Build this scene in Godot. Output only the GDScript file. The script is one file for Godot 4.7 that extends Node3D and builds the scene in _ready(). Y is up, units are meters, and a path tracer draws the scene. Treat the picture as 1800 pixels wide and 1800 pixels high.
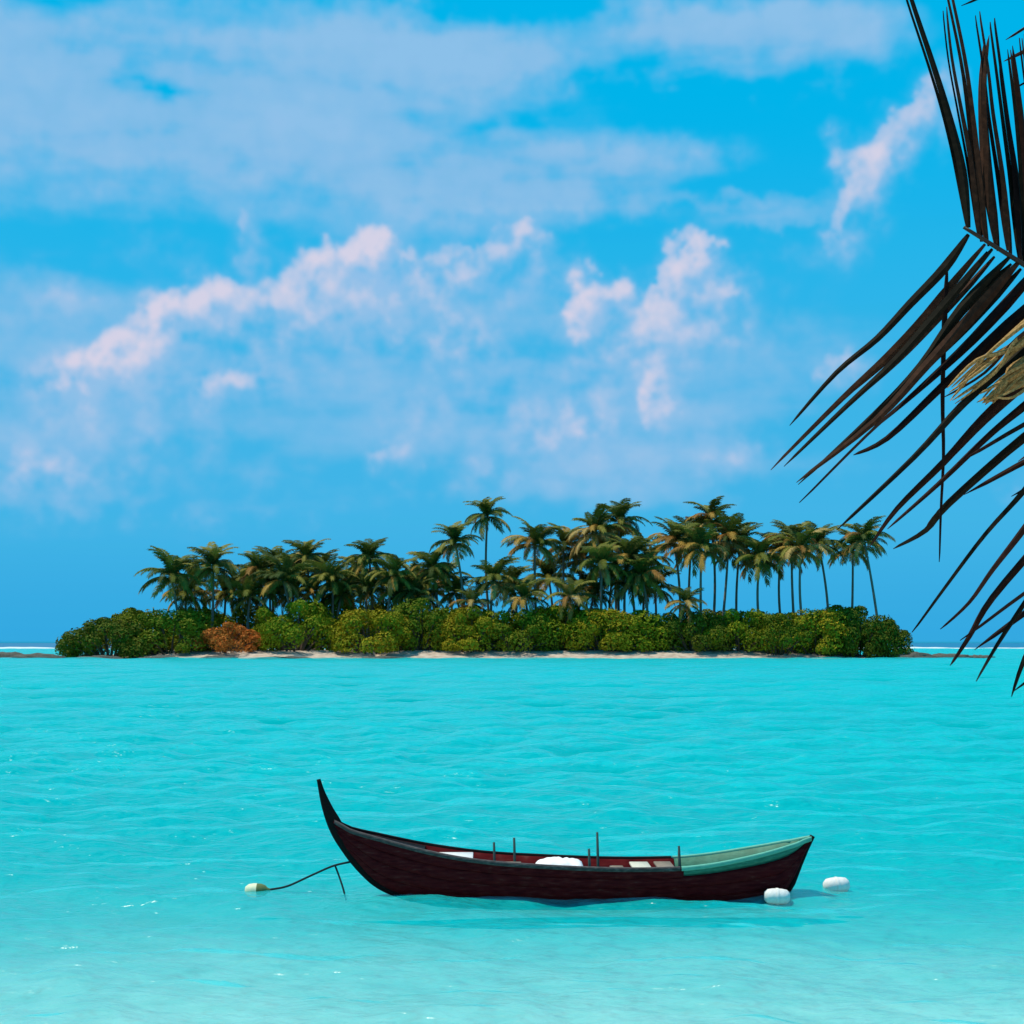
extends Node3D

var rng := RandomNumberGenerator.new()
var used := {}
var M := {}

# ---------------------------------------------------------------- helpers
func numbered(called: String) -> String:
	var n: int = used.get(called, 0)
	used[called] = n + 1
	return called if n == 0 else "%s_%03d" % [called, n]

func tag(o: Node, label: String, category: String, group := "", kind := "") -> Node:
	o.set_meta("label", label)
	if category != "":
		o.set_meta("category", category)
	if group != "":
		o.set_meta("group", group)
	if kind != "":
		o.set_meta("kind", kind)
	return o

func thing(called: String, at: Vector3, label: String, category: String, group := "") -> Node3D:
	var o := Node3D.new()
	o.name = numbered(called)
	add_child(o)
	o.position = at
	tag(o, label, category, group)
	return o

func part(called: String, mesh: Mesh, mat: Material, parent: Node) -> MeshInstance3D:
	var o := MeshInstance3D.new()
	o.mesh = mesh
	o.material_override = mat
	o.name = called
	parent.add_child(o, true)
	return o

func solo(called: String, mesh: Mesh, mat: Material, at := Vector3.ZERO) -> MeshInstance3D:
	var o := MeshInstance3D.new()
	o.mesh = mesh
	o.material_override = mat
	o.name = numbered(called)
	add_child(o)
	o.position = at
	return o

func structure(called: String, mesh: Mesh, mat: Material, label: String) -> MeshInstance3D:
	var o := solo(called, mesh, mat)
	o.set_meta("kind", "structure")
	o.set_meta("label", label)
	return o

func lin(r: float, g: float, b: float, a := 1.0) -> Color:
	var c := Color(r, g, b).linear_to_srgb()
	c.a = a
	return c

func paint(called: String, c: Color, rough := 0.8, spec := 0.4) -> StandardMaterial3D:
	var m := StandardMaterial3D.new()
	m.resource_name = called
	m.albedo_color = c
	m.roughness = rough
	m.metallic_specular = spec
	M[called] = m
	return m

func noise_tex(freq: float, octaves: int, seed_: int, ramp: Array, normal := false, strength := 4.0, size := 512) -> NoiseTexture2D:
	var n := FastNoiseLite.new()
	n.seed = seed_
	n.frequency = freq
	n.fractal_octaves = octaves
	n.noise_type = FastNoiseLite.TYPE_SIMPLEX_SMOOTH
	var t := NoiseTexture2D.new()
	t.width = size
	t.height = size
	t.seamless = true
	t.noise = n
	if normal:
		t.as_normal_map = true
		t.bump_strength = strength
	elif ramp.size():
		var g := Gradient.new()
		g.set_color(0, ramp[0])
		g.set_color(1, ramp[ramp.size() - 1])
		for i in range(1, ramp.size() - 1):
			g.add_point(float(i) / (ramp.size() - 1), ramp[i])
		t.color_ramp = g
	return t

func grained(called: String, ramp: Array, freq: float, scale: Vector3, rough: float, bump := 0.0, spec := 0.4) -> StandardMaterial3D:
	var m := paint(called, Color.WHITE, rough, spec)
	m.albedo_texture = noise_tex(freq, 5, called.hash() % 1000, ramp)
	m.uv1_triplanar = true
	m.uv1_scale = scale
	if bump > 0.0:
		m.heightmap_enabled = false
		m.normal_enabled = true
		m.normal_texture = noise_tex(freq, 5, called.hash() % 1000, [], true, 4.0)
		m.normal_scale = bump
	return m

func tri(st: SurfaceTool, a: Vector3, b: Vector3, c: Vector3) -> void:
	st.add_vertex(a)
	st.add_vertex(b)
	st.add_vertex(c)

func quad(st: SurfaceTool, a: Vector3, b: Vector3, c: Vector3, d: Vector3) -> void:
	tri(st, a, b, c)
	tri(st, a, c, d)

func begin() -> SurfaceTool:
	var st := SurfaceTool.new()
	st.begin(Mesh.PRIMITIVE_TRIANGLES)
	return st

func done(st: SurfaceTool) -> ArrayMesh:
	st.index()
	st.generate_normals()
	return st.commit()

func tube(st: SurfaceTool, pts: Array, radii: Array, sides := 8, squash := 1.0) -> void:
	var rings := []
	var side := Vector3.ZERO
	for i in pts.size():
		var t: Vector3 = (pts[mini(i + 1, pts.size() - 1)] - pts[maxi(i - 1, 0)]).normalized()
		if side == Vector3.ZERO:
			side = t.cross(Vector3.UP if absf(t.y) < 0.9 else Vector3.RIGHT).normalized()
		side = (side - t * side.dot(t)).normalized()
		var up := side.cross(t)
		var ring := []
		for k in sides:
			var a := TAU * k / sides
			ring.append(pts[i] + (side * cos(a) + up * sin(a) * squash) * radii[i])
		rings.append(ring)
	for i in pts.size() - 1:
		for k in sides:
			var k2 := (k + 1) % sides
			quad(st, rings[i][k], rings[i + 1][k], rings[i + 1][k2], rings[i][k2])
	for k in range(1, sides - 1):
		tri(st, rings[0][0], rings[0][k], rings[0][k + 1])
		var e: Array = rings[rings.size() - 1]
		tri(st, e[0], e[k + 1], e[k])

func smooth_path(p: Array, per: int) -> Array:
	var out := []
	for i in p.size() - 1:
		var a: Vector3 = p[maxi(i - 1, 0)]
		var d: Vector3 = p[mini(i + 2, p.size() - 1)]
		for k in per:
			out.append(p[i].cubic_interpolate(p[i + 1], a, d, float(k) / per))
	out.append(p[p.size() - 1])
	return out

func lerp_list(a: float, b: float, n: int) -> Array:
	var r := []
	for i in n:
		r.append(lerpf(a, b, float(i) / maxi(n - 1, 1)))
	return r

func table(t: Array, x: float) -> float:
	if x <= t[0][0]:
		return t[0][1]
	for i in t.size() - 1:
		if x <= t[i + 1][0]:
			var a: float = t[maxi(i - 1, 0)][1]
			var d: float = t[mini(i + 2, t.size() - 1)][1]
			return cubic_interpolate(t[i][1], t[i + 1][1], a, d, (x - t[i][0]) / (t[i + 1][0] - t[i][0]))
	return t[t.size() - 1][1]

func lathe(st: SurfaceTool, prof: Array, sides := 20, across := false) -> void:
	for i in prof.size() - 1:
		for k in sides:
			var q := []
			for c in [[i, k], [i + 1, k], [i + 1, k + 1], [i, k + 1]]:
				var a: float = TAU * c[1] / sides
				var p: Array = prof[c[0]]
				q.append(Vector3(p[1], p[0] * cos(a), p[0] * sin(a)) if across else Vector3(p[0] * cos(a), p[1], p[0] * sin(a)))
			quad(st, q[0], q[1], q[2], q[3])

func box(st: SurfaceTool, c: Vector3, s: Vector3, bevel := 0.006) -> void:
	# an eight-cornered prism along z with chamfered long edges
	var hx := s.x / 2
	var hy := s.y / 2
	var b := minf(bevel, minf(hx, hy) * 0.5)
	var o := [Vector2(-hx + b, -hy), Vector2(hx - b, -hy), Vector2(hx, -hy + b), Vector2(hx, hy - b), Vector2(hx - b, hy), Vector2(-hx + b, hy), Vector2(-hx, hy - b), Vector2(-hx, -hy + b)]
	var f := []
	var r := []
	for p in o:
		f.append(c + Vector3(p.x, p.y, s.z / 2))
		r.append(c + Vector3(p.x, p.y, -s.z / 2))
	for k in 8:
		var k2 := (k + 1) % 8
		quad(st, f[k], r[k], r[k2], f[k2])
	for k in range(1, 7):
		tri(st, f[0], f[k + 1], f[k])
		tri(st, r[0], r[k], r[k + 1])

# ---------------------------------------------------------------- sky: blue air, a thin veil and heaped cumulus
# az, el, half width, half height (degrees), density
const CUMULUS := [-15.02,9.57,1.10,0.68,1.00,-14.05,10.11,1.22,0.86,1.00,-13.07,10.85,1.17,0.93,1.05,-11.99,11.59,1.22,0.98,1.00,-10.89,12.24,1.22,0.93,0.95,-9.86,11.78,0.98,1.10,0.64,-13.25,9.65,1.10,0.68,0.90,-8.44,12.43,1.10,1.22,0.64,-7.11,13.27,1.47,0.93,0.85,-5.87,13.90,1.22,0.86,0.90,-4.62,14.13,1.03,0.86,0.95,-6.27,12.28,1.71,1.22,0.74,-5.03,12.92,1.47,1.22,0.69,-4.19,12.53,0.98,1.47,0.46,-2.73,12.95,1.22,1.22,0.57,-1.47,13.77,1.34,1.10,0.55,-0.21,14.38,1.10,0.98,0.55,0.74,14.98,0.68,0.73,0.64,1.26,13.77,1.22,0.98,0.46,2.41,12.14,0.78,1.10,1.00,3.15,12.84,0.83,0.73,1.00,3.88,12.33,0.68,0.61,0.74,3.04,11.32,1.10,0.98,0.69,4.81,11.09,1.22,1.10,0.74,5.65,12.30,1.03,1.10,0.90,6.39,13.49,0.83,1.03,1.00,7.02,14.37,0.59,0.73,1.00,7.32,13.26,0.61,1.22,0.74,6.47,11.27,1.10,1.22,0.69,5.63,9.65,0.78,1.47,0.69,5.31,8.53,0.61,0.86,0.74,8.14,12.84,0.86,0.73,0.64,8.33,11.62,1.10,1.22,0.41,15.53,19.04,0.86,1.10,0.85,14.51,17.99,1.22,0.86,0.74,13.70,17.09,1.34,0.78,0.74,13.08,16.36,0.98,0.98,0.85,12.55,15.22,0.86,1.22,0.64,12.03,14.07,0.98,0.98,0.51,11.89,17.59,0.61,0.86,0.55,12.35,9.68,1.10,0.86,0.55,11.54,9.10,0.98,0.98,0.46,-9.53,9.36,1.71,0.78,0.60,-11.14,9.12,1.47,0.73,0.55,-15.87,8.54,2.20,1.22,0.41,-17.09,11.24,2.20,1.22,0.46,-15.76,12.10,1.10,0.73,0.46,-13.03,14.02,1.71,1.10,0.37,-9.41,15.77,0.86,1.22,0.41,-9.80,14.18,0.73,1.47,0.41,-9.24,18.51,0.98,0.86,0.32,-16.60,6.73,2.93,1.71,0.37,-14.25,5.80,3.42,1.22,0.32,-3.75,7.42,1.47,1.22,0.46,-4.36,6.59,1.22,0.86,0.46,-1.04,5.99,1.47,0.86,0.51,1.04,7.12,1.71,1.22,0.51,2.50,7.63,1.47,1.10,0.46,-2.30,10.71,1.47,1.10,0.41,-0.63,10.11,2.20,1.47,0.32,7.45,6.55,1.22,0.73,0.46,8.88,6.94,1.47,0.98,0.46,4.15,6.18,2.20,0.86,0.37,-9.27,5.91,1.95,0.98,0.28,2.09,9.69,1.95,1.47,0.32,3.13,8.45,1.47,1.22,0.28,-8.94,11.00,2.48,1.45,0.45,-5.85,11.28,2.28,1.24,0.45,-2.10,11.74,2.28,1.24,0.42,0.00,12.56,1.86,1.24,0.42,4.59,10.08,2.28,1.66,0.40,7.29,10.84,1.45,1.24,0.40,0.00,7.85,2.90,1.45,0.35,-2.92,8.86,1.86,1.24,0.35,5.82,7.60,2.48,1.24,0.35,-13.32,8.24,2.69,1.24,0.40,-16.47,9.31,1.86,0.83,0.45,-17.34,5.91,2.48,1.24,0.40,-11.71,7.08,2.28,1.04,0.30,-6.24,9.23,2.28,1.24,0.25,8.92,9.99,1.45,1.24,0.30,10.37,11.56,1.66,1.24,0.25,10.20,13.76,1.04,0.72,0.35,-7.99,17.40,2.28,1.24,0.30,-5.91,18.06,1.86,0.83,0.28]
const VEIL := [-15.52,18.85,8.70,2.69,1.25,-18.46,19.50,6.21,2.28,0.80,-8.83,18.72,6.63,2.48,1.00,-4.23,17.91,6.21,1.97,1.00,0.00,16.57,5.38,1.35,1.00,3.80,16.64,3.93,0.93,0.90,-4.25,21.37,4.14,1.14,0.80,-1.28,20.95,3.52,1.04,0.80,1.27,20.47,1.86,0.62,0.60,5.94,21.51,3.31,1.14,1.00,9.07,20.81,3.93,1.24,1.05,11.56,21.59,2.69,1.04,0.80,-16.99,7.31,6.21,2.69,0.43,-13.33,8.64,5.38,3.11,0.31,-4.18,10.08,7.87,3.52,0.34,3.13,9.27,6.83,3.52,0.37,6.22,6.77,6.63,1.86,0.37,-9.35,11.59,6.21,2.69,0.28,-1.04,6.19,7.45,1.24,0.31,8.17,15.82,2.48,0.29,0.70,9.40,15.18,3.11,0.41,0.50,-17.11,12.02,3.31,1.24,0.31,-13.65,5.02,6.21,0.62,0.35,10.34,9.75,2.90,2.48,0.19]

func sky_part(w: int, h: int, az0: float, az1: float, el0: float, el1: float, cum: Array, veil: Array) -> PackedColorArray:
	var warp := FastNoiseLite.new()
	warp.seed = 11
	warp.frequency = 0.62
	warp.fractal_octaves = 5
	warp.fractal_gain = 0.55
	var fine := FastNoiseLite.new()
	fine.seed = 23
	fine.frequency = 0.7
	fine.fractal_octaves = 5
	var streak := FastNoiseLite.new()
	streak.seed = 5
	streak.frequency = 0.16
	streak.fractal_octaves = 5
	var n := w * h
	var wx := PackedFloat32Array(); wx.resize(n)
	var wy := PackedFloat32Array(); wy.resize(n)
	var nf := PackedFloat32Array(); nf.resize(n)
	var C := PackedFloat32Array(); C.resize(n)
	var V := PackedFloat32Array(); V.resize(n)
	var dx := (az1 - az0) / w
	var dy := (el1 - el0) / h
	for j in h:
		var el := el1 - (j + 0.5) * dy
		for i in w:
			var az := az0 + (i + 0.5) * dx
			var k := j * w + i
			wx[k] = az + warp.get_noise_3d(az, el, 0.0) * 0.85
			wy[k] = el + warp.get_noise_3d(az, el, 40.0) * 0.75
			nf[k] = fine.get_noise_2d(az, el)
	for pass_ in 2:
		var list: Array = cum if pass_ == 0 else veil
		var F := C if pass_ == 0 else V
		for b in range(0, list.size(), 5):
			var reach := 2.3
			var i0 := maxi(0, int((list[b] - list[b + 2] * reach - 1.0 - az0) / dx))
			var i1 := mini(w - 1, int((list[b] + list[b + 2] * reach + 1.0 - az0) / dx))
			var j0 := maxi(0, int((el1 - list[b + 1] - list[b + 3] * reach - 1.0) / dy))
			var j1 := mini(h - 1, int((el1 - list[b + 1] + list[b + 3] * reach + 1.0) / dy))
			for j in range(j0, j1 + 1):
				for i in range(i0, i1 + 1):
					var k := j * w + i
					var u: float = (wx[k] - list[b]) / list[b + 2]
					var v: float = (wy[k] - list[b + 1]) / list[b + 3]
					var q := u * u + v * v
					if q < reach * reach:
						F[k] += list[b + 4] * exp(-q * 1.1)
		if pass_ == 0:
			C = F
		else:
			V = F
	var out := PackedColorArray(); out.resize(n)
	var si := maxi(1, int(round(0.35 / dx)))
	var sj := maxi(1, int(round(0.45 / dy)))
	for j in h:
		var el := el1 - (j + 0.5) * dy
		var top := smoothstep(4.0, 20.0, el)
		var high := smoothstep(22.0, 80.0, el)
		var low := smoothstep(5.0, 0.0, el)
		var c0 := Vector3(0.055, 0.46, 0.80).lerp(Vector3(0.0, 0.455, 0.83), top).lerp(Vector3(0.0, 0.27, 0.62), high).lerp(Vector3(0.035, 0.40, 0.76), low)
		for i in w:
			var az := az0 + (i + 0.5) * dx
			var k := j * w + i
			var s := streak.get_noise_2d(az * 0.45 + el * 0.35, el * 1.9 - az * 0.1)
			var vd := V[k] * (0.85 + 1.1 * s) + 0.12 * s + 0.22 * nf[k] * V[k]
			var va := smoothstep(0.10, 0.42, vd) * 0.24 + smoothstep(0.05, 1.15, vd) * 0.68
			var c := c0.lerp(Vector3(0.215, 0.50, 0.80).lerp(Vector3(0.285, 0.535, 0.815), clampf(0.5 + 1.1 * s + 0.5 * nf[k], 0.0, 1.0)), va)
			var d := C[k] * (0.95 + 0.75 * nf[k]) + 0.05 * nf[k]
			var ul := C[maxi(0, j - sj) * w + maxi(0, i - si)]
			var lit := clampf(0.14 + 1.0 * (C[k] - ul) + 0.85 * nf[k], 0.0, 1.0) * smoothstep(0.3, 1.2, C[k])
			var soft := smoothstep(0.04, 1.35, d) * 0.94
			var crisp := smoothstep(0.36, 0.54, d) * 0.93
			var ca := lerpf(soft, maxf(soft, crisp), smoothstep(0.12, 0.55, C[k] - ul))
			var cc := Vector3(0.29, 0.53, 0.815).lerp(Vector3(0.70, 0.66, 0.80), lit)
			c = c.lerp(cc, ca)
			out[k] = Color(c.x, c.y, c.z).linear_to_srgb()
	return out

func make_sky() -> ImageTexture:
	var r := RandomNumberGenerator.new()
	r.seed = 77
	var cum := CUMULUS.duplicate()
	var veil := VEIL.duplicate()
	for g in 26:     # the same heaps and veils go on all round the horizon
		var a := 24.0 + g * 12.2 + r.randf_range(-3, 3)
		if a > 180.0:
			a -= 360.0
		var e := r.randf_range(6.0, 15.0)
		for k in 12:
			cum.append_array([a + r.randf_range(-6, 6), e + r.randf_range(-3.0, 3.0), r.randf_range(0.7, 1.6), r.randf_range(0.6, 1.1), r.randf_range(0.4, 0.95)])
	for g in 60:
		var a := r.randf_range(-158.0, 158.0)
		veil.append_array([a + (22.0 if a > 0 else -22.0), r.randf_range(6.0, 34.0), r.randf_range(5.0, 11.0), r.randf_range(1.5, 3.5), r.randf_range(0.35, 0.95)])
	for g in 40:
		veil.append_array([r.randf_range(-180.0, 180.0), r.randf_range(26.0, 75.0), r.randf_range(8.0, 18.0), r.randf_range(2.0, 5.0), r.randf_range(0.4, 0.9)])
	var W := 4096
	var bw := 1024
	var bh := 256
	var base := sky_part(bw, bh, -180.0, 180.0, 0.0, 90.0, cum, veil)
	var im := Image.create(bw, bh * 2, false, Image.FORMAT_RGBA8)
	im.fill(Color(0.12, 0.55, 0.62))
	for j in bh:
		for i in bw:
			im.set_pixel((i + bw / 2) % bw, j, base[j * bw + i])
	im.resize(W, W / 2, Image.INTERPOLATE_CUBIC)
	var px := 360.0 / W      # degrees per pixel
	var ww := 520
	var wh := 330
	var fine := sky_part(ww, wh, -ww / 2 * px, ww / 2 * px, 0.0, wh * px, cum, veil)
	for j in wh:
		for i in ww:
			im.set_pixel(posmod(i - ww / 2, W), W / 4 - wh + j, fine[j * ww + i])
	return ImageTexture.create_from_image(im)

# ---------------------------------------------------------------- ground and water
const BED := [[-40.0, 2.0], [-10.0, 1.55], [0.0, 1.25], [5.0, 0.72], [8.0, 0.12], [9.5, -0.05], [12.0, -0.08], [15.0, -0.15], [18.6, -0.28], [24.0, -0.52], [40.0, -1.0], [80.0, -1.7], [300.0, -2.2], [1000.0, -2.4]]
var ground_noise := FastNoiseLite.new()

func bed_height(x: float, d: float) -> float:
	var y := table(BED, d)
	y -= clampf(x, -14.0, 14.0) * 0.005 * smoothstep(10.0, 20.0, d)
	return y + ground_noise.get_noise_2d(x * 0.6, d * 0.6) * 0.06 * smoothstep(9.0, 18.0, d) + ground_noise.get_noise_2d(x * 3.0, d * 3.0) * 0.04

func island_height(x: float, z: float) -> float:
	var e := pow(pow(absf(x + 5.4) / 84.0, 5.0) + pow(absf(z + 338.0) / 39.0, 5.0), 0.2) + ground_noise.get_noise_2d(x * 0.25, z * 0.25) * 0.035
	if e < 1.0:
		return 1.5 * smoothstep(1.0, 0.76, e) + ground_noise.get_noise_2d(x * 1.3, z * 1.3) * 0.15 * smoothstep(1.0, 0.9, e)
	return -(e - 1.0) * 7.0

func sheet(rows: PackedFloat32Array, cols: int, half: Callable, height: Callable) -> ArrayMesh:
	var v := PackedVector3Array()
	var idx := PackedInt32Array()
	for d in rows:
		var hw: float = half.call(d)
		for i in cols:
			var x := (2.0 * i / (cols - 1) - 1.0) * hw
			v.append(Vector3(x, height.call(x, d), -d))
	for j in rows.size() - 1:
		for i in cols - 1:
			var a := j * cols + i
			idx.append_array([a, a + cols, a + cols + 1, a, a + cols + 1, a + 1])
	var nrm := PackedVector3Array()
	nrm.resize(v.size())
	for j in rows.size():
		for i in cols:
			var l := v[j * cols + maxi(i - 1, 0)]
			var r := v[j * cols + mini(i + 1, cols - 1)]
			var b := v[maxi(j - 1, 0) * cols + i]
			var f := v[mini(j + 1, rows.size() - 1) * cols + i]
			nrm[j * cols + i] = (r - l).cross(f - b).normalized()
	var arr := []
	arr.resize(Mesh.ARRAY_MAX)
	arr[Mesh.ARRAY_VERTEX] = v
	arr[Mesh.ARRAY_NORMAL] = nrm
	arr[Mesh.ARRAY_INDEX] = idx
	var m := ArrayMesh.new()
	m.add_surface_from_arrays(Mesh.PRIMITIVE_TRIANGLES, arr)
	return m

var wave_noise := []
func wave(x: float, d: float) -> float:
	# wind ripples: long crests lying nearly across the view, three sizes; those too fine for the mesh are left to the normal map
	var step := 0.0062 * d
	var y := 0.0
	var sx := x + d * 0.35
	var far := smoothstep(14.0, 50.0, d)
	if d > 20.0:
		y += wave_noise[3].get_noise_2d(sx * 0.4, d) * 0.5 * smoothstep(20.0, 110.0, d)
	y += wave_noise[0].get_noise_2d(sx * 0.62, d) * (0.10 + 0.16 * far) * clampf(1.2 - step / 1.1, 0.0, 1.0)
	y += wave_noise[1].get_noise_2d(sx * 0.65, d) * (0.05 + 0.065 * far) * clampf(1.2 - step / 0.35, 0.0, 1.0)
	if step < 0.16:
		y += wave_noise[2].get_noise_2d((x - d * 0.2) * 0.55, d) * 0.018 * clampf(1.2 - step / 0.14, 0.0, 1.0)
	return y

func water_body(from: float, to: float, top: float) -> void:
	var fog := FogVolume.new()
	fog.name = numbered("water")
	fog.size = Vector3(1000, 2.75, to - from)
	fog.position = Vector3(0, top - 1.375, -(from + to) / 2)
	var fm := FogMaterial.new()
	fm.density = 0.95
	fm.albedo = lin(0.0, 0.93, 0.91)
	fog.material = fm
	fog.set_meta("kind", "structure")
	fog.set_meta("label", "clear turquoise water of the lagoon")
	add_child(fog)

func build_ground_and_water() -> void:
	ground_noise.seed = 3
	ground_noise.frequency = 0.12
	ground_noise.fractal_octaves = 4
	var sand := grained("sand", [lin(0.50, 0.45, 0.37), lin(0.62, 0.57, 0.48), lin(0.70, 0.66, 0.57)], 0.012, Vector3(0.25, 0.25, 0.25), 0.95, 0.6)
	sand.uv1_world_triplanar = true
	var coral := grained("coral_sand", [lin(0.30, 0.22, 0.16), lin(0.46, 0.37, 0.29), lin(0.58, 0.50, 0.41)], 0.012, Vector3(0.08, 0.08, 0.08), 0.95, 0.6)
	coral.uv1_world_triplanar = true
	var rows := PackedFloat32Array()
	var d := -30.0
	while d < 4.0:
		rows.append(d)
		d += 1.0
	while d < 860.0:
		rows.append(d)
		d += maxf(0.25, d * 0.02)
	structure("seabed", sheet(rows, 140, func(q): return 14.0 + absf(q) * 0.8, bed_height), sand, "pale coral sand of the beach and the lagoon floor")
	var isl_rows := PackedFloat32Array()
	for i in 70:
		isl_rows.append(290.0 + i * 1.5)
	structure("island_ground", sheet(isl_rows, 150, func(_q): return 100.0, func(x, q): return island_height(x, -q)), coral, "low sandy island with a pale pinkish beach")
	# water: a rippled surface over a body of clear turquoise water of real depth
	for f in [[0.55, 21], [1.5, 22], [3.6, 23], [0.17, 24]]:
		var n := FastNoiseLite.new()
		n.seed = f[1]
		n.frequency = f[0]
		n.fractal_octaves = 2
		wave_noise.append(n)
	var wr := PackedFloat32Array()
	d = 7.5
	while d < 832.0:
		wr.append(d)
		d += d * 0.0062
	var surf := StandardMaterial3D.new()
	surf.resource_name = "water_surface"
	surf.transparency = BaseMaterial3D.TRANSPARENCY_ALPHA
	surf.albedo_color = lin(0.0, 0.72, 0.75, 0.36)
	surf.roughness = 0.25
	surf.metallic_specular = 0.28
	surf.normal_enabled = true
	surf.normal_texture = noise_tex(0.022, 4, 9, [], true, 8.0)
	surf.normal_scale = 1.2
	surf.uv1_triplanar = true
	surf.uv1_world_triplanar = true
	surf.uv1_scale = Vector3(0.16, 0.3, 0.36)
	structure("lagoon_water", sheet(wr, 380, func(q): return 10.0 + q * 0.62, wave), surf, "rippled turquoise surface of the shallow lagoon")
	water_body(7.0, 819.0, -0.05)
	var deep := paint("deep_sea", lin(0.01, 0.12, 0.24), 0.35)
	var sr := PackedFloat32Array()
	d = 831.0
	while d < 16000.0:
		sr.append(d)
		d *= 1.12
	structure("sea", sheet(sr, 24, func(q): return 200.0 + q * 0.8, func(_x, _q): return -0.02), deep, "deep blue open sea reaching the horizon")

# ---------------------------------------------------------------- far reef and surf
func build_reef() -> void:
	var foam := paint("foam", lin(0.55, 0.62, 0.63), 0.9)
	var st := begin()
	var n := FastNoiseLite.new()
	n.seed = 8
	n.frequency = 0.03
	n.fractal_octaves = 4
	var prev := []
	for i in 420:
		var x := -420.0 + i * 2.0
		var w := maxf(0.0, 0.55 + n.get_noise_1d(x) * 1.1)
		var z := -822.0 + n.get_noise_1d(x * 0.3 + 900.0) * 12.0
		var cut := [Vector3(x, -0.1, z + 5.0), Vector3(x, 0.15 + 0.2 * w, z + 3.0), Vector3(x, 0.3 + 0.6 * w, z), Vector3(x, -0.1, z - 2.5)]
		if prev.size():
			for k in 3:
				quad(st, prev[k], prev[k + 1], cut[k + 1], cut[k])
		prev = cut
	var s := solo("surf", done(st), foam)
	tag(s, "white surf breaking along the far reef edge", "surf", "", "stuff")
	# low dark ledges of reef rock at both ends of the island
	var rock := grained("reef_rock", [lin(0.035, 0.04, 0.035), lin(0.09, 0.09, 0.075), lin(0.17, 0.15, 0.12)], 0.02, Vector3(0.2, 0.2, 0.2), 0.95, 0.8)
	var count := [0, 0]
	for a in [[-116.0, -309.0, 15.0, 0.8, 0], [-106.0, -313.0, 10.0, 1.2, 0], [-99.0, -307.0, 12.0, 0.9, 0], [-91.0, -303.0, 11.0, 0.7, 0], [-78.0, -300.0, 10.0, 0.45, 0], [-66.0, -297.5, 9.0, 0.45, 0], [-55.0, -296.5, 7.0, 0.5, 0], [-43.0, -296.5, 11.0, 0.4, 0], [-24.0, -296.5, 9.0, 0.4, 0], [78.0, -306.0, 9.0, 0.8, 1], [85.0, -309.0, 10.0, 0.7, 1], [92.0, -312.0, 7.0, 0.5, 1]]:
		rng.seed = int(absf(a[0]) * 10)
		var o := solo("reef_rock", lump(a[2], a[3] * 1.4, 3.0, rng.randi()), rock, Vector3(a[0], -0.12, a[1]))
		if a[4] == 0:
			tag(o, "low dark reef rock ledge, %s along the water's edge towards the orange shrub" % ORDINAL[count[0]], "rock", "dark reef ledges along the beach")
		else:
			tag(o, "low dark reef rock ledge, %s out to sea from the bare-trunked palms" % ORDINAL[count[1]], "rock", "dark reef ledges by the bare palms")
		count[a[4]] += 1

func lump(w: float, h: float, dp: float, seed_: int) -> ArrayMesh:
	var n := FastNoiseLite.new()
	n.seed = seed_
	n.frequency = 0.9
	var st := begin()
	var g := []
	for j in 7:
		var row := []
		for i in 22:
			var a := TAU * i / 21.0
			var e := (float(j) / 6.0) * PI / 2
			var p := Vector3(cos(a) * cos(e), sin(e), sin(a) * cos(e))
			var k := 1.0 + 0.55 * n.get_noise_3d(p.x * 2.2, p.y * 2.0, p.z * 2.2 if i < 21 else 0.0)
			if i == 21:
				k = 1.0
				row.append(row[0])
				continue
			row.append(Vector3(p.x * w * 0.5 * k, p.y * h * k, p.z * dp * 0.5 * k))
		g.append(row)
	for j in 6:
		for i in 21:
			quad(st, g[j][i], g[j + 1][i], g[j + 1][i + 1], g[j][i + 1])
	return done(st)

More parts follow.
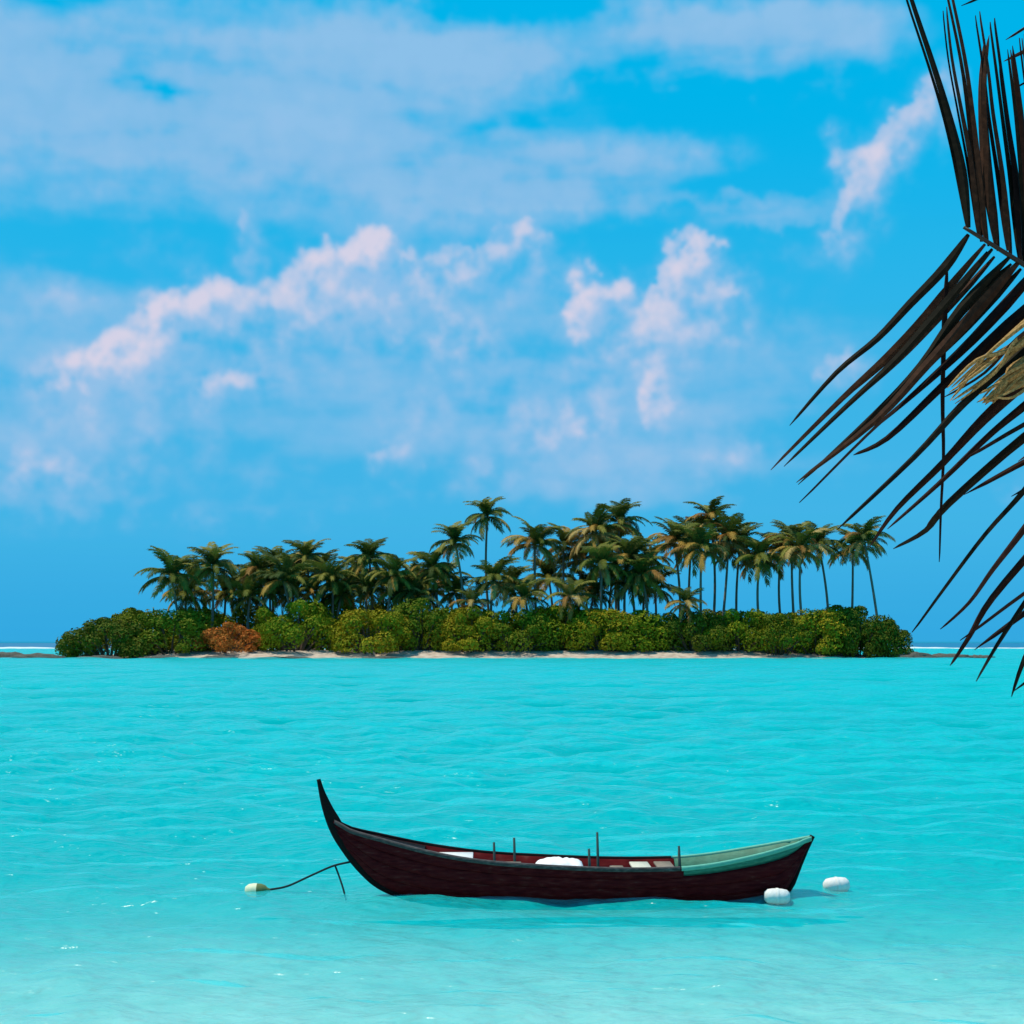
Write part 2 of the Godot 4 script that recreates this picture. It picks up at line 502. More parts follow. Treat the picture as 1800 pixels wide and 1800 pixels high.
# ---------------------------------------------------------------- island plants
func shrub_meshes(seed_: int) -> Array:
	# a unit dome (width 2, height 1) of leaf clumps on stems; leaves are small folded faces
	var r := RandomNumberGenerator.new()
	r.seed = seed_
	var lobes := []
	for i in 34:
		var a := r.randf() * TAU
		var e := asin(pow(r.randf(), 0.8)) * 0.95
		var rad := r.randf_range(0.12, 0.33)
		var k := r.randf_range(0.55, 0.95)
		lobes.append([Vector3(cos(a) * cos(e) * k, maxf(0.10, sin(e) * (0.98 - rad)), sin(a) * cos(e) * k), rad, r.randf_range(0.78, 1.25), r.randf_range(0.8, 1.3)])
	var v := PackedVector3Array()
	var col := PackedColorArray()
	for i in 9000:
		var lb: Array = lobes[r.randi() % lobes.size()]
		var u := Vector3(r.randfn(), r.randfn(), r.randfn()).normalized()
		if u.y < -0.35 and r.randf() < 0.7:
			u.y = -u.y
		var depth: float = 1.0 - 0.3 * r.randf() * r.randf()
		if r.randf() < 0.07:
			depth = r.randf_range(1.02, 1.16)
		var p: Vector3 = lb[0] + u * lb[1] * depth * Vector3(1.0, 0.9, 1.0)
		if p.y < 0.01:
			p.y = 0.01 + r.randf() * 0.1
		var nrm := (u + Vector3(r.randfn(), r.randfn(), r.randfn()) * 0.45).normalized()
		var ta := nrm.cross(Vector3(r.randfn(), r.randfn(), r.randfn())).normalized()
		var tb := nrm.cross(ta)
		var l := r.randf_range(0.020, 0.042)
		var b := l * r.randf_range(0.4, 0.6)
		var tone: float = lb[2] * r.randf_range(0.85, 1.18)
		var warm: float = lb[3] * r.randf_range(0.85, 1.2)
		var c := Color(tone * warm, tone, tone * 0.9)
		for q in [p - ta * l, p + tb * b + nrm * 0.006, p + ta * l, p - ta * l, p + ta * l, p - tb * b + nrm * 0.006]:
			v.append(q)
			col.append(c)
	var arr := []
	arr.resize(Mesh.ARRAY_MAX)
	arr[Mesh.ARRAY_VERTEX] = v
	arr[Mesh.ARRAY_COLOR] = col
	var leaves := ArrayMesh.new()
	leaves.add_surface_from_arrays(Mesh.PRIMITIVE_TRIANGLES, arr)
	var st := begin()
	for lb in lobes:
		var foot := Vector3(lb[0].x * 0.25, -0.1, lb[0].z * 0.25)
		tube(st, smooth_path([foot, foot.lerp(lb[0], 0.5) + Vector3(0, 0.08, 0), lb[0]], 3), lerp_list(0.022, 0.008, 7), 5)
	return [leaves, done(st)]

const SHRUBS := [[-78.1,-307.6,18.0,8.2,0], [-66.8,-308.9,20.5,8.4,1], [-55.5,-308.2,12.6,5.5,4], [-53.9,-325.2,15.2,8.5,1], [-42.4,-309.3,18.1,9.3,2], [-36.1,-322.8,18.9,10.6,2], [-27.1,-306.6,16.7,9.0,3], [-17.9,-310.3,18.1,9.4,1], [-7.8,-307.7,15.6,7.7,3], [0.6,-307.6,15.6,7.5,1], [9.5,-311.0,18.2,8.3,2], [18.4,-308.6,18.0,8.4,3], [26.3,-310.3,18.1,7.8,2], [35.6,-308.6,14.4,7.8,0], [44.6,-309.4,15.7,8.0,2], [51.5,-307.2,13.2,7.3,1], [59.1,-309.4,18.1,8.9,3], [68.2,-310.4,16.9,8.5,0], [73.0,-308.9,10.1,6.7,0], [-83.7,-309.8,10.1,6.4,1], [-76.8,-325.5,17.8,8.1,1], [-64.0,-322.8,17.6,7.8,2], [-24.7,-325.9,19.1,10.2,1], [-12.9,-325.2,19.0,9.0,2], [-2.3,-323.9,17.7,8.0,2], [7.0,-322.6,17.6,8.3,1], [17.6,-326.4,17.8,8.6,2], [30.4,-324.6,17.7,8.1,1], [41.7,-325.7,16.5,7.8,1], [50.6,-326.5,16.5,7.6,2], [66.9,-325.7,17.8,8.8,1]]
const SHRUB_LABELS := [
	"dark green rounded hedge shrub",
	"mid green hedge shrub",
	"bright green hedge shrub",
	"yellow-green sunlit hedge shrub",
	"dead orange-brown shrub between the green ones on the beach"]

func leaf_material(called: String, c: Color, glow: Color) -> StandardMaterial3D:
	var m := paint(called, c, 0.65, 0.2)
	m.vertex_color_use_as_albedo = true
	m.backlight_enabled = true
	m.backlight = glow
	m.cull_mode = BaseMaterial3D.CULL_DISABLED
	return m

const ORDINAL := ["first", "second", "third", "fourth", "fifth", "sixth", "seventh", "eighth", "ninth", "tenth", "eleventh", "twelfth", "thirteenth", "fourteenth", "fifteenth", "sixteenth", "seventeenth", "eighteenth", "nineteenth", "twentieth", "twenty-first", "twenty-second", "twenty-third", "twenty-fourth"]

func rank(list: Array, i: int, behind: bool) -> String:
	var n := 0
	for s in list:
		if (s[1] < -318.0) == behind and s[0] < list[i][0]:
			n += 1
	return ORDINAL[n]

func palm_rank(i: int) -> String:
	var n := 0
	for p in PALMS:
		if p[4] == PALMS[i][4] and p[0] < PALMS[i][0]:
			n += 1
	return ORDINAL[n]

func build_shrubs() -> void:
	var mats := [leaf_material("leaf_dark", lin(0.10, 0.12, 0.008), Color(0.25, 0.3, 0.1)), leaf_material("leaf_mid", lin(0.15, 0.17, 0.008), Color(0.3, 0.35, 0.1)),
		leaf_material("leaf_bright", lin(0.21, 0.225, 0.008), Color(0.35, 0.4, 0.1)), leaf_material("leaf_yellow", lin(0.32, 0.25, 0.010), Color(0.4, 0.38, 0.1)), leaf_material("leaf_dead", lin(0.55, 0.17, 0.03), Color(0.4, 0.2, 0.1))]
	var bark := paint("shrub_bark", lin(0.09, 0.06, 0.04), 0.9)
	var kinds := []
	for k in 5:
		kinds.append(shrub_meshes(400 + k))
	rng.seed = 31
	for i in SHRUBS.size():
		var s: Array = SHRUBS[i]
		var behind: bool = s[1] < -318.0
		var label: String = SHRUB_LABELS[s[4]] + ("" if s[4] == 4 else ", %s along the beach from the leaning palm" % rank(SHRUBS, i, behind))
		var group := "shrubs of the island hedge"
		if behind:
			label = "%s shrub behind the beach hedge, %s back-row one from the leaning palm" % [["", "mid green", "bright green"][s[4]], rank(SHRUBS, i, behind)]
			group = "shrubs behind the beach hedge"
		var o := thing("shrub", Vector3(s[0], island_height(s[0], s[1]) - 0.15, s[1]), label, "shrub", group)
		o.rotation.y = rng.randf() * TAU
		var dp: float = minf(s[2], 15.0) * rng.randf_range(0.8, 0.95)
		var hold: Array = kinds[i % kinds.size()]
		for j in 2:
			var p := part(["foliage", "stem"][j], hold[j], mats[s[4]] if j == 0 else bark, o)
			# the dome is widened along the shore whatever way it is turned
			p.transform.basis = Basis(Vector3.UP, -o.rotation.y) * Basis.from_scale(Vector3(s[2] / 2 * 1.14, s[3] * 1.16 * rng.randf_range(0.88, 1.1), dp / 2)) * Basis(Vector3.UP, o.rotation.y)

func frond_mesh(length: float, rise: float, droop: float, hang: float, seed_: int, pairs := 38, wide := 0.20, leaf := 1.65) -> ArrayMesh:
	# a feather leaf growing out along +x from the origin
	var r := RandomNumberGenerator.new()
	r.seed = seed_
	var pts := [Vector3.ZERO]
	var n := 14
	for i in n:
		var s := (i + 0.5) / n
		var e := rise - droop * pow(s, 1.25)
		pts.append(pts[i] + Vector3(cos(e), sin(e), sin(s * 3.0 + seed_) * 0.05) * length / n)
	var st := begin()
	st.set_smooth_group(-1)
	tube(st, pts, lerp_list(0.075, 0.012, n + 1), 4)
	for i in pairs:
		var s := 0.12 + 0.88 * (i + r.randf() * 0.5) / pairs
		var f := minf(s * n, n - 0.001)
		var p: Vector3 = pts[int(f)].lerp(pts[int(f) + 1], f - int(f))
		var t: Vector3 = (pts[int(f) + 1] - pts[int(f)]).normalized()
		var ll := leaf * (0.55 + 0.45 * sin(PI * clampf(s * 1.05, 0.0, 1.0))) * r.randf_range(0.8, 1.1)
		for side in [-1.0, 1.0]:
			if r.randf() < 0.05:
				continue
			var out := (Vector3(0, 0.25, side) + t * lerpf(0.45, 1.1, s)).normalized()
			var dn := Vector3.DOWN * hang * r.randf_range(0.6, 1.3)
			var m := p + (out + dn * 0.35).normalized() * ll * 0.5
			var e := m + (out * 0.8 + dn).normalized() * ll * 0.5
			var w := t * wide * 0.5
			tri(st, p - w * 0.6, p + w * 0.6, m + w)
			tri(st, p - w * 0.6, m + w, m - w)
			tri(st, m - w, m + w, e)
	return done(st)

# x, z, crown height, lean, kind (0 dark in the thicket, 1 with dried fronds, 2 young)
const PALMS := [[-65.1,-312.0,15.9,-2.2,0], [-60.2,-316.0,18.0,0.3,0], [-50.6,-320.0,17.0,-0.8,0], [-42.2,-326.0,20.4,-0.2,0], [-44.6,-314.0,15.2,-1.0,0], [-36.6,-318.0,15.4,0.4,0], [-28.4,-322.0,19.9,-0.7,0], [-23.7,-314.0,16.3,0.1,0], [-33.8,-330.0,14.9,-0.5,0], [-15.5,-320.0,18.0,-0.6,0], [-9.5,-316.0,22.9,-1.9,0], [-3.8,-326.0,29.1,-1.3,0], [-2.8,-312.0,15.1,-0.8,0], [5.3,-318.0,22.7,-0.7,1], [11.9,-330.0,23.2,-1.1,1], [17.4,-322.0,25.3,-0.1,1], [22.6,-330.0,28.0,-0.1,0], [18.5,-312.0,18.7,-0.5,0], [23.3,-316.0,19.5,0.1,0], [25.8,-312.0,16.2,-0.1,0], [-7.6,-309.0,10.5,-0.2,2], [2.8,-309.0,11.7,-0.3,2], [11.7,-309.0,11.7,-0.3,2], [34.1,-309.0,10.5,-0.1,2], [33.4,-318.0,23.1,-0.6,1], [41.0,-326.0,27.9,0.3,1], [37.5,-332.0,24.5,0.5,1], [37.3,-312.0,21.2,0.2,1], [42.1,-320.0,23.5,2.1,1], [47.2,-330.0,22.6,0.5,0], [50.3,-316.0,19.5,-0.7,0], [57.1,-318.0,23.4,-0.7,1], [56.6,-328.0,21.7,-0.7,1], [58.1,-312.0,21.2,-0.8,1], [64.8,-324.0,23.1,-1.5,0], [74.2,-318.0,23.6,-2.9,1], [70.7,-330.0,22.3,0.8,0], [-68.2,-338.0,15.2,-0.1,3], [-56.9,-333.8,14.8,-0.9,3], [-50.3,-332.1,18.5,-0.3,3], [-47.6,-343.7,18.1,0.4,3], [-40.9,-339.2,18.3,-0.5,3], [-32.4,-332.5,17.1,-0.0,3], [-27.9,-341.1,15.0,-0.1,3], [-22.3,-341.4,16.3,0.4,3], [-18.9,-335.1,14.1,0.5,3], [-13.5,-338.6,16.4,-0.9,3], [0.6,-339.7,15.2,-0.6,3], [8.4,-337.0,16.6,-0.5,3], [14.4,-333.3,20.4,0.3,3], [22.0,-340.8,23.9,-0.4,3], [28.8,-337.5,20.6,0.7,3], [29.8,-335.5,14.5,0.5,3], [16.3,-335.7,15.1,-0.6,3], [-66.0,-322.6,12.5,-0.4,4], [-59.5,-325.3,12.9,0.3,4], [-52.4,-316.2,12.1,0.0,4], [-48.5,-319.8,13.3,-0.5,4], [-45.0,-325.7,13.0,-0.2,4], [-40.6,-323.8,13.5,-0.3,4], [-34.4,-318.0,12.4,-0.0,4], [-28.7,-318.3,13.3,-0.6,4], [-22.4,-316.8,12.7,-0.4,4], [-18.6,-317.0,12.3,-0.3,4], [-11.6,-320.7,13.1,0.1,4], [20.1,-327.8,16.0,0.6,4], [24.4,-316.9,14.4,-0.4,4], [16.4,-323.1,12.9,0.5,4]]
const PALM_LABELS := {
	0: "leaning dark palm at the far tip of the thicket, over the rounded green shrub",
	11: "tallest thin palm rising clear above the thicket beside the gap of sky",
	35: "bare-trunked palm leaning over the last rounded shrub of the island",
	25: "tall bushy palm with drooping golden fronds topping the row of bare trunks"}

func build_palms() -> void:
	var fronds := [[], [], []]
	for k in 4:
		fronds[0].append(frond_mesh(6.6, 1.32, 1.35, 0.6, 50 + k))
		fronds[1].append(frond_mesh(6.9, 0.62, 1.6, 1.0, 60 + k))
		fronds[2].append(frond_mesh(6.5, -0.05, 1.35, 1.6, 70 + k))
	var green := []
	for c in [[0.05, 0.07, 0.016], [0.11, 0.12, 0.018], [0.18, 0.16, 0.025]]:
		green.append(leaf_material("frond_green", lin(c[0], c[1], c[2]), Color(0.2, 0.24, 0.08)))
	var dry := []
	for c in [[0.32, 0.19, 0.035], [0.24, 0.12, 0.028], [0.36, 0.25, 0.08]]:
		dry.append(leaf_material("frond_dry", lin(c[0], c[1], c[2]), Color(0.35, 0.25, 0.1)))
	var bark := grained("palm_bark", [lin(0.12, 0.10, 0.085), lin(0.20, 0.17, 0.14), lin(0.28, 0.25, 0.21)], 0.03, Vector3(0.5, 1.6, 0.5), 0.9, 0.8)
	var nut := paint("coconut_husk", lin(0.16, 0.12, 0.03), 0.6)
	var nut_st := begin()
	lathe(nut_st, [[0.0, -0.17], [0.10, -0.13], [0.14, 0.0], [0.09, 0.13], [0.0, 0.17]], 8)
	var nut_mesh := done(nut_st)
	for i in PALMS.size():
		var p: Array = PALMS[i]
		rng.seed = 900 + i * 7
		var label: String = PALM_LABELS.get(i, ["dark green palm of the thicket, %s in line from the leaning palm", "bare-trunked palm with golden dried fronds, %s in line from the thicket", "young low palm with arching yellowed fronds, %s in line from the leaning palm", "palm at the back of the thicket, %s back one from the leaning palm", "low bushy palm filling the thicket under the taller crowns, %s from the leaning palm"][p[4]] % palm_rank(i))
		var foot := Vector3(p[0], island_height(p[0], p[1]) - 0.1, p[1])
		var o := thing("coconut_palm", foot, label, "palm tree", ["dark palms of the island thicket", "bare-trunked palms in a row", "young palms among the shrubs", "palms at the back of the thicket", "low palms filling the thicket"][p[4]])
		var h: float = p[2] - foot.y
		var top := Vector3(p[3], h, rng.randf_range(-0.8, 0.8))
		var bend := rng.randf_range(-1.1, 1.1)
		var path := []
		var radii := []
		for k in 15:
			var t := k / 14.0
			path.append(Vector3(top.x * pow(t, 1.5) + sin(t * PI) * bend, h * t, top.z * t * t))
			radii.append((0.30 - 0.10 * t + 0.16 * exp(-t * 14.0)) * (1.0 + 0.05 * (k % 2)))
		var st := begin()
		tube(st, path, radii, 8)
		part("trunk", done(st), bark, o)
		var big: float = [1.0, 1.0, 0.85, 1.0, 0.85][p[4]] * rng.randf_range(0.86, 1.16)
		var count: int = [36, 34, 26, 32, 30][p[4]] + rng.randi() % 5
		var tilt := Basis.from_euler(Vector3(rng.randf_range(-0.18, 0.18), 0, rng.randf_range(-0.2, 0.2)))
		for k in count:
			var t := float(k) / count
			var tier := 0 if t < 0.34 else (1 if t < 0.70 else 2)
			var mat: Material = green[rng.randi() % 3]
			var dried: float = [[0.0, 0.12, 0.40], [0.06, 0.5, 0.9], [0.10, 0.55, 0.8], [0.0, 0.1, 0.3], [0.0, 0.1, 0.3]][p[4]][tier]
			if rng.randf() < dried:
				mat = dry[rng.randi() % 3]
			var f := part("frond", fronds[tier][rng.randi() % 4], mat, o)
			f.position = top + Vector3(0, 0.1 * (1.0 - t), 0)
			f.rotation = Vector3(rng.randf_range(-0.3, 0.3), k * 2.39996 + rng.randf_range(-0.25, 0.25), rng.randf_range(-0.12, 0.12))
			f.basis = tilt * f.basis
			f.scale = Vector3.ONE * big * rng.randf_range(0.75, 1.12)
		if p[4] != 2 and p[4] != 4:
			for k in 6:
				var c := part("coconut", nut_mesh, nut, o)
				var a := k * 1.1 + rng.randf()
				c.position = top + Vector3(cos(a) * 0.34, -0.35 - 0.12 * (k % 3), sin(a) * 0.34)

# ---------------------------------------------------------------- the boat (bow towards -x, waterline at y 0)
func bx(px: float) -> float:
	return (px - 997.6) / 150.8

var SHEER := [[588, 0.86], [620, 0.755], [650, 0.70], [700, 0.62], [750, 0.545], [800, 0.485], [850, 0.44], [900, 0.41], [1000, 0.375], [1100, 0.355], [1200, 0.365], [1250, 0.40], [1300, 0.455], [1350, 0.52], [1400, 0.595], [1430, 0.65]]
var KEEL := [[588, 0.78], [600, 0.62], [630, 0.38], [660, 0.17], [690, 0.05], [720, -0.02], [780, -0.10], [900, -0.13], [1200, -0.13], [1320, -0.10], [1370, -0.04], [1392, 0.10], [1405, 0.30], [1430, 0.62]]
var BEAM := [[588, 0.03], [620, 0.11], [660, 0.18], [720, 0.27], [800, 0.37], [900, 0.43], [1000, 0.46], [1150, 0.46], [1250, 0.42], [1330, 0.33], [1390, 0.20], [1430, 0.05]]

func hull_point(px: float, s: float, side: float, extra := 0.0) -> Vector3:
	var k := table(KEEL, px)
	var y := lerpf(k, table(SHEER, px), s)
	return Vector3(bx(px), y, side * (table(BEAM, px) * pow(maxf(s, 0.0), 0.36) + extra))

func strake(side: float, s0: float, s1: float, p0: float, p1: float, out0: float, out1: float, thick := 0.02) -> ArrayMesh:
	var st := begin()
	var n := maxi(6, int((p1 - p0) / 14.0))
	var prev := []
	for i in n + 1:
		var px := lerpf(p0, p1, float(i) / n)
		var cut := []
		for k in 4:
			var s := lerpf(s0, s1, k / 3.0)
			cut.append(hull_point(px, s, side, lerpf(out0, out1, k / 3.0)))
		for k in 4:
			var s := lerpf(s1, s0, k / 3.0)
			var w := minf(thick, table(BEAM, px) * 0.4)
			cut.append(hull_point(px, s, side, lerpf(out1, out0, k / 3.0) - w))
		if prev.size():
			for k in 8:
				var k2 := (k + 1) % 8
				if side > 0:
					quad(st, prev[k], prev[k2], cut[k2], cut[k])
				else:
					quad(st, prev[k], cut[k], cut[k2], prev[k2])
		else:
			quad(st, cut[0], cut[3], cut[4], cut[7])
		prev = cut
	quad(st, prev[0], prev[7], prev[4], prev[3])
	st.generate_normals()
	return st.commit()

func gunwale(side: float, p0: float, p1: float) -> ArrayMesh:
	var st := begin()
	var n := int((p1 - p0) / 14.0)
	var prev := []
	for i in n + 1:
		var px := lerpf(p0, p1, float(i) / n)
		var e := hull_point(px, 1.0, side)
		var w := minf(0.035, table(BEAM, px) * 0.5)
		var zo := e.z + side * 0.018
		var zi := e.z - side * w
		var cut := [Vector3(e.x, e.y - 0.030, zo), Vector3(e.x, e.y + 0.012, zo), Vector3(e.x, e.y + 0.018, zo - side * 0.006), Vector3(e.x, e.y + 0.018, zi + side * 0.006), Vector3(e.x, e.y + 0.012, zi), Vector3(e.x, e.y - 0.030, zi)]
		if prev.size():
			for k in 6:
				var k2 := (k + 1) % 6
				quad(st, prev[k], prev[k2], cut[k2], cut[k])
		prev = cut
	st.generate_normals()
	return st.commit()

func build_boat() -> void:
	var maroon := grained("maroon_paint", [lin(0.03, 0.002, 0.004), lin(0.06, 0.005, 0.007), lin(0.085, 0.007, 0.009), lin(0.10, 0.012, 0.012), lin(0.13, 0.05, 0.042)], 0.025, Vector3(0.3, 1.6, 1.0), 0.8, 0.3, 0.12)
	var black := grained("tarred_wood", [lin(0.006, 0.005, 0.005), lin(0.014, 0.010, 0.009)], 0.03, Vector3(0.7, 3.0, 1.0), 0.7, 0.3, 0.2)
	var green := grained("green_paint", [lin(0.012, 0.10, 0.06), lin(0.025, 0.16, 0.10), lin(0.06, 0.24, 0.16)], 0.02, Vector3(0.8, 3.0, 1.0), 0.6, 0.3)
	var pale_green := grained("rail_green_paint", [lin(0.08, 0.32, 0.22), lin(0.17, 0.46, 0.35)], 0.03, Vector3(0.8, 3.0, 1.0), 0.6, 0.2)
	var worn := grained("worn_rail", [lin(0.03, 0.025, 0.025), lin(0.05, 0.042, 0.04), lin(0.16, 0.14, 0.13)], 0.03, Vector3(0.6, 2.0, 2.0), 0.8, 0.3)
	var white := grained("white_paint", [lin(0.62, 0.60, 0.56), lin(0.80, 0.79, 0.76)], 0.03, Vector3(1.5, 1.5, 1.5), 0.7, 0.3)
	var cream := grained("cream_paint", [lin(0.45, 0.42, 0.33), lin(0.68, 0.65, 0.52)], 0.03, Vector3(1.5, 1.5, 1.5), 0.7, 0.3)
	var wood := grained("bleached_wood", [lin(0.16, 0.12, 0.09), lin(0.30, 0.25, 0.19)], 0.03, Vector3(0.6, 2.0, 3.0), 0.85, 0.4)
	var o := thing("wooden_boat", Vector3(0.647, 0, -19.15), "long dark maroon wooden boat with curled black prow and green stern, moored in the lagoon", "boat")
	o.rotation.y = 0.015
	o.scale = Vector3.ONE * 1.03
	for side in [1.0, -1.0]:
		var k := 0
		for s in [[0.0, 0.30], [0.28, 0.56], [0.54, 0.80]]:
			part("strake", strake(side, s[0], s[1], 590, 1428, 0.020 if k else 0.0, 0.0), maroon, o)
			k += 1
		part("sheer_strake", strake(side, 0.78, 1.0, 590, 1196, 0.022, 0.006), maroon, o)
		part("stern_strake", strake(side, 0.85, 1.0, 1196, 1428, 0.024, 0.012), green, o).set_meta("label", "green painted top plank of the stern")
		part("lining", strake(side, 0.12, 0.985, 600, 1194, -0.026, -0.024, 0.012), maroon, o)
		part("stern_lining", strake(side, 0.12, 0.985, 1194, 1410, -0.026, -0.022, 0.012), green, o)
		part("gunwale", gunwale(side, 592, 1190), worn if side > 0 else black, o)
		part("stern_rail", gunwale(side, 1192, 1428), pale_green, o).set_meta("label", "bright green rail along the stern")
	# keel, stem with its tall curl, stern post
	var st := begin()
	var keel_path := []
	for px in range(720, 1371, 50):
		keel_path.append(Vector3(bx(px), table(KEEL, px) - 0.01, 0))
	tube(st, keel_path, lerp_list(0.035, 0.035, keel_path.size()), 6)
	part("keel", done(st), black, o)
	st = begin()
	var stem := [Vector3(bx(730), -0.04, 0), Vector3(bx(688), 0.055, 0), Vector3(bx(658), 0.175, 0), Vector3(bx(628), 0.385, 0), Vector3(bx(608), 0.60, 0), Vector3(bx(593), 0.80, 0), Vector3(bx(580), 0.98, 0), Vector3(bx(570), 1.16, 0), Vector3(bx(563), 1.33, 0)]
	stem = smooth_path(stem, 4)
	var rad := []
	for i in stem.size():
		var t := float(i) / (stem.size() - 1)
		rad.append(0.026 + 0.024 * exp(-pow((t - 0.60) / 0.17, 2)) - 0.012 * smoothstep(0.78, 1.0, t))
	tube(st, stem, rad, 10, 1.75)
	part("prow", done(st), black, o).set_meta("label", "tall black prow curling up to a point")
	st = begin()
	tube(st, [Vector3(bx(1385), 0.02, 0), Vector3(bx(1395), 0.13, 0), Vector3(bx(1408), 0.34, 0), Vector3(bx(1420), 0.52, 0), Vector3(bx(1432), 0.67, 0)], [0.035, 0.038, 0.036, 0.034, 0.03], 8)
	part("stern_post", done(st), black, o)
	# fore deck: three boards closing the bow
	for k in 3:
		var fd := begin()
		var rows := []
		for i in 9:
			var px := 600.0 + 150.0 * i / 8.0
			var y := table(SHEER, px) - 0.012
			var hb := table(BEAM, px) - 0.03
			rows.append([Vector3(bx(px), y, lerpf(-hb, hb, k / 3.0) + 0.003), Vector3(bx(px), y, lerpf(-hb, hb, (k + 1) / 3.0) - 0.003)])
		for i in 8:
			var a: Array = rows[i]
			var b: Array = rows[i + 1]
			var dn := Vector3(0, -0.02, 0)
			quad(fd, a[0], b[0], b[1], a[1])
			quad(fd, a[0] + dn, a[1] + dn, b[1] + dn, b[0] + dn)
			quad(fd, a[1], b[1], b[1] + dn, a[1] + dn)
			quad(fd, a[0], a[0] + dn, b[0] + dn, b[0])
		fd.generate_normals()
		part("deck_board", fd.commit(), black, o)
	# floor and seats
	for z in [-0.16, 0.0, 0.16]:
		st = begin()
		box(st, Vector3(bx(1010), 0.075, z), Vector3(2.6, 0.02, 0.15), 0.004)
		part("floor_board", done(st), wood, o)
	for a in [[797, 0.50, 0.052, 0], [1130, 0.22, 0.045, 1], [1172, 0.20, 0.045, 2], [905, 0.20, 0.09, 2], [1090, 0.16, 0.09, 2], [985, 0.45, 0.10, 2]]:
		st = begin()
		var bw: float = (table(BEAM, a[0]) - 0.045) * 2.0 * 0.90
		box(st, Vector3(bx(a[0]), table(SHEER, a[0]) - a[2], 0), Vector3(a[1], 0.03, bw), 0.006)
		part("thwart", done(st), [white, cream, wood][a[3]], o)
	# short posts standing along the far side and amidships
	var pole := paint("post_wood", lin(0.02, 0.055, 0.05), 0.7)
	for a in [[872, 0.56, -0.33], [908, 0.61, -0.35], [1035, 0.57, 0.36], [1057, 0.67, -0.38], [1190, 0.54, 0.35], [1203, 0.51, -0.36]]:
		st = begin()
		tube(st, [Vector3(bx(a[0]), 0.17, a[2] * 0.9), Vector3(bx(a[0]) + 0.004, 0.3, a[2]), Vector3(bx(a[0]) - 0.004, a[1], a[2])], [0.018, 0.017, 0.014], 7)
		part("post", done(st), pole, o)
	# a bundle of white cloth lying across the middle seat
	var cloth := grained("white_cloth", [lin(0.66, 0.66, 0.66), lin(0.82, 0.82, 0.82)], 0.02, Vector3(1, 1, 1), 0.95, 0.6)
	var fold := FastNoiseLite.new()
	fold.seed = 4
	fold.frequency = 2.6
	st = begin()
	var g := []
	for j in 13:
		var row := []
		for i in 25:
			var u := i / 24.0 * 2 - 1
			var v := j / 12.0 * 2 - 1
			var rim := sqrt(maxf(0.0, (1 - pow(absf(u), 4)) * (1 - pow(absf(v), 4))))
			row.append(Vector3(u * 0.30 * (1 + 0.05 * fold.get_noise_1d(v * 2)), 0.012 + rim * (0.115 + 0.05 * fold.get_noise_2d(u * 0.6, v * 1.4)), v * 0.30 * (1 + 0.06 * fold.get_noise_1d(u * 2 + 9))))
		g.append(row)
	for j in 12:
		for i in 24:
			quad(st, g[j][i], g[j][i + 1], g[j + 1][i + 1], g[j + 1][i])
	var b := solo("cloth_bundle", done(st), cloth, Vector3(0.647 + bx(985), table(SHEER, 985) - 0.10 + 0.006, -19.15))
	tag(b, "bundle of white cloth lying across the middle seat of the boat", "cloth")

	# ---- floats and lines
	var pale := grained("pale_float", [lin(0.55, 0.58, 0.35), lin(0.75, 0.76, 0.55)], 0.03, Vector3(3, 3, 3), 0.6, 0.2)
	var weed := grained("weedy_float", [lin(0.05, 0.09, 0.03), lin(0.20, 0.24, 0.09)], 0.05, Vector3(4, 4, 4), 0.8, 0.4)
	var f := thing("mooring_float", Vector3(-3.08, 0.02, -19.35), "small yellowish weedy float at the end of the mooring line off the prow", "float")
	st = begin()
	lathe(st, [[0.0, -0.15], [0.045, -0.14], [0.075, -0.10], [0.085, -0.04], [0.084, 0.0]], 18, true)
	part("pale_end", done(st), pale, f)
	st = begin()
	lathe(st, [[0.084, 0.0], [0.08, 0.05], [0.06, 0.10], [0.03, 0.13], [0.022, 0.16], [0.0, 0.165]], 18, true)
	part("weedy_end", done(st), weed, f)
	var w := thing("white_float", Vector3(3.96, 0.05, -19.55), "white barrel-shaped float bobbing behind the boat's green stern", "float")
	st = begin()
	lathe(st, [[0.0, -0.16], [0.05, -0.155], [0.085, -0.12], [0.095, -0.06], [0.097, 0.0], [0.095, 0.06], [0.085, 0.12], [0.05, 0.155], [0.0, 0.16]], 20, true)
	part("barrel", done(st), white, w)
	st = begin()
	lathe(st, [[0.100, -0.02], [0.103, -0.01], [0.103, 0.01], [0.100, 0.02]], 20, true)
	part("band", done(st), white, w)
	w.rotation = Vector3(0.1, 0.12, 0.05)
	var near := w.duplicate()
	near.name = numbered("white_float")
	add_child(near)
	near.position = Vector3(3.11, 0.035, -18.80)
	near.rotation = Vector3(0.4, -0.05, -0.04)
	near.scale = Vector3.ONE * 0.95
	tag(near, "white float nudging the hull at the waterline under the green stern", "float")
	var hemp := paint("wet_rope", lin(0.012, 0.02, 0.022), 0.9)
	st = begin()
	var rp := smooth_path([Vector3(-1.87, 0.40, -19.13), Vector3(-2.13, 0.34, -19.17), Vector3(-2.40, 0.22, -19.24), Vector3(-2.70, 0.08, -19.30), Vector3(-2.92, 0.03, -19.35)], 6)
	tube(st, rp, lerp_list(0.014, 0.014, rp.size()), 6)
	tag(solo("mooring_rope", done(st), hemp), "thin dark mooring rope running from the prow down to the yellowish float", "rope")
	st = begin()
	rp = smooth_path([Vector3(-2.12, 0.34, -19.17), Vector3(-2.07, 0.22, -19.15), Vector3(-2.02, 0.10, -19.10), Vector3(-1.97, -0.05, -19.05)], 5)
	tube(st, rp, lerp_list(0.012, 0.012, rp.size()), 6)
	tag(solo("anchor_line", done(st), hemp), "short dark line dropping from the mooring rope into the water", "rope")

